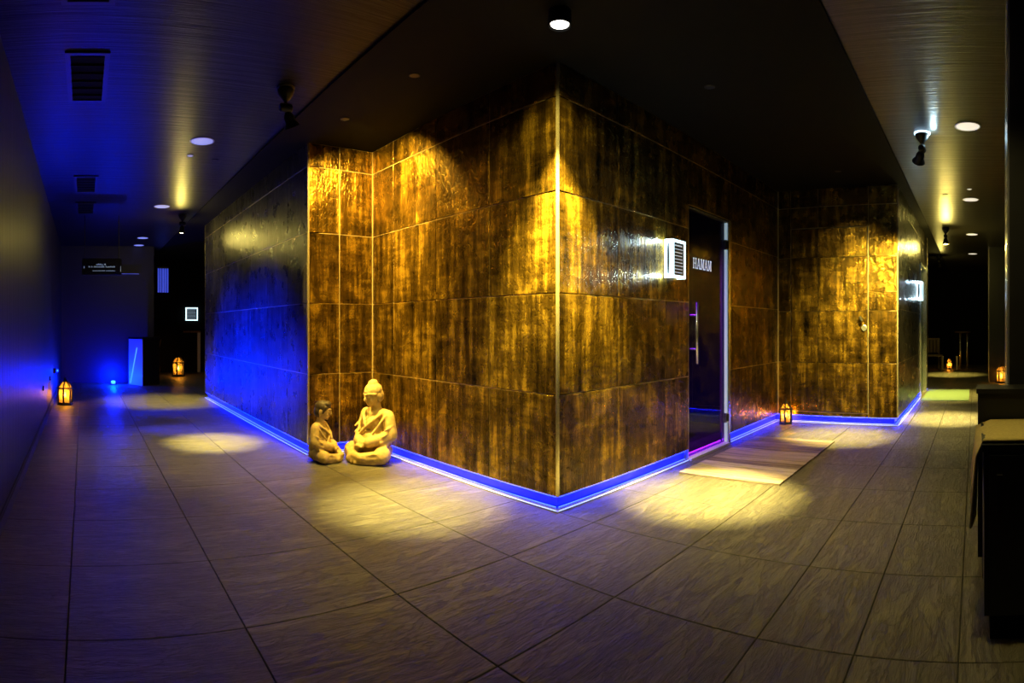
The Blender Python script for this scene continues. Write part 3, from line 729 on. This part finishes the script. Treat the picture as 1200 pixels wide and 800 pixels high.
# ------------------------------------------------------------------ statues
def voxel(m, name, mat, size, parent=None, smooth=2, **kw):
    me = m.mesh(name, mat); tmp = bpy.data.objects.new('tmp', me); COL.objects.link(tmp)
    md = tmp.modifiers.new('r', 'REMESH'); md.mode = 'VOXEL'; md.voxel_size = size; md.use_smooth_shade = True
    ms = tmp.modifiers.new('s', 'SMOOTH'); ms.factor = .5; ms.iterations = smooth
    bpy.context.view_layer.update()
    dg = bpy.context.evaluated_depsgraph_get()
    out = bpy.data.meshes.new_from_object(tmp.evaluated_get(dg)); out.name = name
    bpy.data.objects.remove(tmp)
    if not out.materials: out.materials.append(MATS[mat])
    for p in out.polygons: p.use_smooth = True
    return link(name, out, parent)
def statue(name, label, loc, rz, s, child, nod, turn):
    t = thing(name, label, 'statue', loc, rz, 'seated stone figures')
    m = MB()
    # crossed legs, seat on the floor, front = -y
    m.ell((0, .045, .075), (.135, .115, .085))
    for sx in (-1, 1):
        m.cap((sx * .075, .03, .078), (sx * .185, -.085, .066), .070, .060)
        m.cap((sx * .185, -.085, .060), (sx * .045, -.185, .046), .056, .044)
        m.ell((sx * .175, -.075, .075), (.068, .075, .066))
        m.cap((-sx * .02, -.195, .040 + (.022 if sx > 0 else 0)), (sx * .075, -.20, .036 + (.022 if sx > 0 else 0)), .034, .030)
        m.cap((sx * .15, -.13, .02), (sx * .02, -.215, .018), .024, .02)
    # torso
    m.cap((0, .05, .12), (0, .045, .25), .112, .104); m.cap((0, .045, .25), (0, .04, .34), .104, .088)
    m.cap((-.085, .045, .365), (.085, .045, .365), .056, .056)
    m.ell((0, -.02, .30), (.085, .05, .07)); m.ell((0, -.04, .19), (.085, .06, .06))
    # sleeves and arms
    for sx in (-1, 1):
        m.cap((sx * .128, .04, .365), (sx * .168, .03, .225), .050, .052)
        m.cap((sx * .168, .03, .215), (sx * .06, -.115, .165), .052, .042)
        m.cap((sx * .15, .0, .20), (sx * .13, -.05, .10), .045, .034)
        m.cap((sx * .075, -.10, .165), (sx * .02, -.135, .155), .030, .026)
        for f in range(4):
            y = -.120 - f * .014
            m.cap((sx * .03, y, .158 - f * .006), (-sx * .035, y - .006, .150 - f * .006), .0115, .0095)
        m.cap((sx * .035, -.105, .175), (0, -.118, .182), .012, .009)
    # robe folds
    def fold(pts, r): 
        for a, b in zip(pts, pts[1:]): m.cap(a, b, r, r, 8)
    fold([(.10, .01, .40), (.065, -.05, .345), (.0, -.088, .28), (-.06, -.088, .225)], .014)
    fold([(-.10, .01, .40), (-.065, -.05, .35), (-.02, -.085, .30)], .013)
    fold([(.135, -.005, .37), (.115, -.055, .30), (.075, -.085, .235)], .011)
    fold([(-.125, -.01, .36), (-.115, -.055, .29), (-.09, -.08, .24)], .010)
    for sx in (-1, 1):
        for k in range(4):
            q = k * .022
            fold([(sx * (.195 - q * .2), .03 - q, .30 - q * 2.4), (sx * (.175 - q * .5), -.045 - q * .6, .265 - q * 2.2)], .009)
        for k in range(4):
            q = k * .03
            fold([(sx * (.235 - q), -.10 - q * .6, .075 - k * .010), (sx * (.16 - q), -.155 - q * .5, .095 - k * .014), (sx * (.07 - q * .6), -.20 - q * .2, .062 - k * .008)], .010)
    # neck and head
    Hm = Matrix.Rotation(turn, 3, 'Z') @ Matrix.Rotation(nod, 3, 'X'); N0 = Vector((0, .03, .425))
    def hp(x, y, z): return tuple(N0 + Hm @ Vector((x, y, z)))
    k = 1.12 if child else 1.0
    m.cap((0, .04, .38), hp(0, 0, .04), .046, .042)
    m.ell(hp(0, -.002, .115 * k), (.066 * k, .078 * k, .088 * k), Hm)
    m.ell(hp(0, -.030 * k, .075 * k), (.046 * k, .046 * k, .046 * k), Hm)
    m.cap(hp(0, -.078 * k, .128 * k), hp(0, -.090 * k, .096 * k), .0085, .0125)          # nose
    for sx in (-1, 1):
        m.ell(hp(sx * .064 * k, .01, .10 * k), (.010, .02, .034), Hm)                    # ear
        m.ell(hp(sx * .064 * k, .006, .068 * k), (.009, .012, .020), Hm)
        m.ell(hp(sx * .027 * k, -.066 * k, .118 * k), (.017, .010, .008), Hm)            # closed eye
        m.cap(hp(sx * .010, -.079 * k, .139 * k), hp(sx * .042 * k, -.064 * k, .141 * k), .006, .005)  # brow
        m.ell(hp(sx * .034 * k, -.056 * k, .086 * k), (.018, .014, .018), Hm)            # cheek
    m.cap(hp(-.015, -.074 * k, .071 * k), hp(.015, -.074 * k, .071 * k), .0062, .0062)   # lips
    m.cap(hp(-.011, -.072 * k, .060 * k), hp(.011, -.072 * k, .060 * k), .0062, .0062)
    m.ell(hp(0, -.062 * k, .042 * k), (.018, .014, .013), Hm)                            # chin
    for i, v in enumerate(m.v): m.v[i] = (v[0] * s, v[1] * s, max(v[2], .0) * s)
    voxel(m, 'body', 'stone', .0062 * s, t, 2)
    h = MB()
    h.ell(hp(0, .008, .142 * k), (.071 * k, .080 * k, .070 * k), Hm)
    h.ell(hp(0, .030, .100 * k), (.068 * k, .060 * k, .070 * k), Hm)
    if child:
        h.ell(hp(0, -.030, .185 * k), (.062, .05, .035), Hm)
        for sx in (-1, 1): h.cap(hp(sx * .060, -.03, .17), hp(sx * .066, -.015, .11), .02, .014)
    else:
        h.ell(hp(0, .022, .200), (.040, .044, .034), Hm)
        rim = [hp(.070 * math.sin(a), -.012 - .058 * math.cos(a), .160 - .035 * abs(math.sin(a))) for a in [(-1.5 + 3.0 * j / 8) for j in range(9)]]
        for a, b in zip(rim, rim[1:]): h.cap(a, b, .0065, .0065, 8)
    for i, v in enumerate(h.v): h.v[i] = (v[0] * s, v[1] * s, v[2] * s)
    voxel(h, 'hair', 'stone_hair_dark' if child else 'stone_hair', .0062 * s, t, 2)
    return t
statue('buddha_statue', 'large pale stone seated monk statue in the wall corner', (2.262, 4.04, .001), R(-76), 1.0, False, R(16), R(-8))
statue('monk_statue', 'small stone seated child monk statue with dark hair', (1.888, 4.228, .001), R(46), .74, True, R(14), R(12))

# ------------------------------------------------------------------ cabinet, cloth and low black box at the right
t = thing('cabinet', 'black cabinet in the right foreground under a yellowish cloth', 'cabinet', (1.955, -.03, 0))
MB().box(.0, .46, -1.3, 0, .09, .655).build('body', 'black_satin', t)
MB().box(-.008, .465, -1.3, .008, .655, .68).build('top', 'black_satin', t)
MB().box(.02, .44, -1.28, -.02, 0, .09).build('plinth', 'black_paint', t)
for k in range(3):
    d_ = MB().box(-.012, -.001, -.012 - .42 * (k + 1), -.012 - .42 * k - .006, .10, .645).build('door', 'black_satin', t)
    MB().box(-.024, -.012, -.012 - .42 * k - .05, -.012 - .42 * k - .03, .45, .58).build('handle', 'black_iron', d_)
def cloth_mesh():
    m = MB(); nx, ny = 10, 26; vs = []; fs = []
    def pt(u, v, off):
        x = 1.965 + .44 * u + .006 * math.sin(9 * v + 3 * u)
        L = v * 1.62
        hang = .30 - .10 * u
        if L < hang:                               # hanging part
            z = .682 - (hang - L); y = -.012 + .016 * (hang - L) / hang + .010 * math.sin(14 * u + 2) * (hang - L) / hang
            x = x + .05 * (hang - L)
            return (x, y + off, z)
        y = -.014 - (L - hang); return (x, y, .683 + .003 * math.sin(13 * u + 5 * v) ** 2 + off)
    for off in (.009, .002):
        for i in range(nx + 1):
            for j in range(ny + 1): vs.append(pt(i / nx, j / ny, off))
    W = ny + 1; o2 = (nx + 1) * W
    for i in range(nx):
        for j in range(ny):
            a = i * W + j; fs.append((a, a + 1, a + W + 1, a + W)); fs.append((o2 + a, o2 + a + W, o2 + a + W + 1, o2 + a + 1))
    for i in range(nx):
        for j in (0, ny): a = i * W + j; fs.append((a, a + W, o2 + a + W, o2 + a))
    for j in range(ny):
        for i in (0, nx): a = i * W + j; fs.append((a, a + 1, o2 + a + 1, o2 + a))
    return m.add(vs, fs)
tag(cloth_mesh().build('cloth', 'cloth', None, True), 'yellowish cloth lying over the black cabinet and hanging off its side', 'cloth')
t = thing('low_box', 'low black box bench behind the cloth covered cabinet', 'box', (2.43, -.14, 0))
MB().box(0, .18, -1.1, .13, .10, .80).build('body', 'black_satin', t)
MB().box(-.006, .185, -1.1, .136, .80, .82).build('lid', 'black_satin', t)
MB().box(.02, .16, -1.08, .11, 0, .10).build('plinth', 'black_paint', t)

# ------------------------------------------------------------------ far left: reception corner
t = thing('reception_desk', 'blue lit reception desk at the end of left corridor', 'desk', (1.08, 10.40, 0), R(32))
MB().box(0, .40, 0, .42, 0, .86).build('body', 'black_satin', t)
MB().box(-.012, -.001, 0, .42, .0, .86).build('side_panel', 'plinth_white', t)
MB().box(-.02, .41, -.01, .43, .86, .895).build('top', 'black_satin', t)
m = MB(); m.tube([(-.018, .36, .03), (-.018, .16, .70)], .006, 6); m.build('diode_strip', 'led_blue_soft', t)
t = thing('added_blue_lamp', 'low blue lamp added beside the reception desk', 'lamp', (.55, 10.70, 0))  # unseen lamp added to tint the far wall and floor blue
MB().lathe([(.07, 0), (.07, .012), (.012, .018), (.012, .03)], 20).build('base', 'black_iron', t)
MB().lathe([(.035, .018), (.045, .05), (.035, .07)], 16).build('bulb', 'led_blue_soft', t)
lamp('blue_light', 'POINT', t, (0, -.12, .13), BLUE, 110, radius=.03)
# hanging sign
t = thing('hanging_sign', 'dark hanging sign board with small pale lettering', 'sign', (.25, 8.0, ZK))
MB().box(-.28, .28, -.012, .012, -.835, -.605).build('board', 'sign_black', t)
for x in (-.24, .24): MB().tube([(x, 0, -.606), (x, 0, 0)], .005, 8).build('rod', 'black_iron', t)
def glyph_row(cx, z, h, words):
    W = sum(n_ for n_ in words) * .011 + (len(words) - 1) * .014; x = cx - W / 2; m = MB()
    for n_ in words:
        for _ in range(n_):
            hh = h * random.choice((.6, .6, .75, 1.0)); m.box(x, x + .0065, -.0135, -.012, z, z + hh)
            if random.random() < .6: m.box(x, x + .009, -.0135, -.012, z + hh - .003, z + hh)
            x += .011
        x += .014
    return m
glyph_row(-.01, -.70, .020, (9, 2)).build('text_line', 'text_dim', t)
glyph_row(.0, -.732, .020, (2, 2, 14, 12)).build('text_line', 'text_dim', t)
glyph_row(.03, -.785, .014, (16, 12)).build('text_line', 'text_dim', t)
MB().box(.262, .268, -.0135, -.012, -.79, -.715).build('arrow_mark', 'text_dim', t)
MB().box(-.255, -.245, -.0135, -.012, -.745, -.715).build('arrow_mark', 'text_dim', t)
# blue line lamp on the end wall
t = thing('line_lamp', 'thin blue line lamp high on the far left wall', 'lamp', (.69, 11.0, 2.12))
MB().box(0, .38, -.03, -.001, 0, .02).build('channel', 'black_iron', t)
MB().box(.005, .375, -.026, -.006, -.006, 0).build('diode_strip', 'tube_blue', t)
# blue pendant tubes
t = thing('pendant_lamp', 'pendant of blue vertical tubes hanging before the reception wall', 'lamp', (1.66, 11.88, ZK))
MB().lathe([(.05, -.02), (.06, -.01), (.06, 0)], 16).build('ceiling_plate', 'black_iron', t)
MB().tube([(0, 0, -.30), (0, 0, -.01)], .004, 6).build('cord', 'black_iron', t)
MB().box(-.12, .12, -.03, .03, -.335, -.30).build('holder', 'black_iron', t)
for x in (-.095, -.045, .005, .05, .1): MB().tube([(x, 0, -.84), (x, 0, -.335)], .017, 10).build('tube', 'tube_blue', t, True)
# vase with brown sticks
t = thing('stick_vase', 'dark vase holding upright brown sticks by the reception wall', 'vase', (1.62, 12.75, 0))
autosmooth(MB().lathe([(.06, 0), (.09, .04), (.10, .16), (.07, .30), (.05, .36), (.06, .38), (.05, .38), (.04, .34)], 20).build('vase', 'chair_wood', t))
for k in range(7): MB().tube([(random.uniform(-.03, .03), random.uniform(-.03, .03), .3), (-.12 + .04 * k, random.uniform(-.04, .04), .80 + random.uniform(-.08, .03))], .012, 6).build('stick', 'brown_stick', t)
t = thing('door_post', 'pale door post under the small reception sign', 'post', (2.70, 13.38, 0))
MB().box(0, .07, -.06, 0, .0, .95).build('post', 'plinth_white', t)
MB().box(-.34, .07, -.075, .0, .95, .99).build('lintel', 'brown_stick', t)

# ------------------------------------------------------------------ far right: table, chair, posts
t = thing('bar_table', 'tall round table with pale legs at the far right', 'table', (15.0, .34, 0))
autosmooth(MB().lathe([(.20, .935), (.215, .94), (.215, .965), (.20, .97)], 28).build('table_top', 'chair_wood', t))
for a in (.5, 2.6, 4.7): 
    x, y = .12 * math.cos(a), .12 * math.sin(a)
    MB().tube([(x, y, 0), (x, y, .937)], .026, 12).build('leg', 'aluminium', t, True)
t = thing('chair', 'brown wooden chair beside the far right table', 'chair', (13.9, 1.05, 0), R(15))
MB().box(-.2, .2, -.21, .21, .37, .41).build('seat', 'chair_wood', t)
for k in range(5): MB().box(.17, .20, -.19 + .08 * k, -.13 + .08 * k, .45, .78).build('slat', 'chair_wood', t)
MB().box(.165, .205, -.21, .21, .76, .81).build('top_rail', 'chair_wood', t)
for sx in (-.18, .18):
    for sy in (-.19, .19): MB().box(sx - .018, sx + .018, sy - .018, sy + .018, 0, .372 if sx < 0 else .78).build('leg', 'chair_wood', t)
for k, (x, y) in enumerate(((14.1, .82), (14.1, .46))):
    t = thing('rope_post', ('left', 'right')[k] + ' short pale post beside the far right lantern', 'post', (x, y, 0), 0, 'short posts at the far right')
    MB().lathe([(.07, 0), (.07, .015), (.02, .025)], 16).build('base', 'black_iron', t)
    MB().lathe([(.02, .02), (.02, .33), (.026, .335), (.026, .35), (.01, .36)], 12).build('pole', 'candle_wax', t)
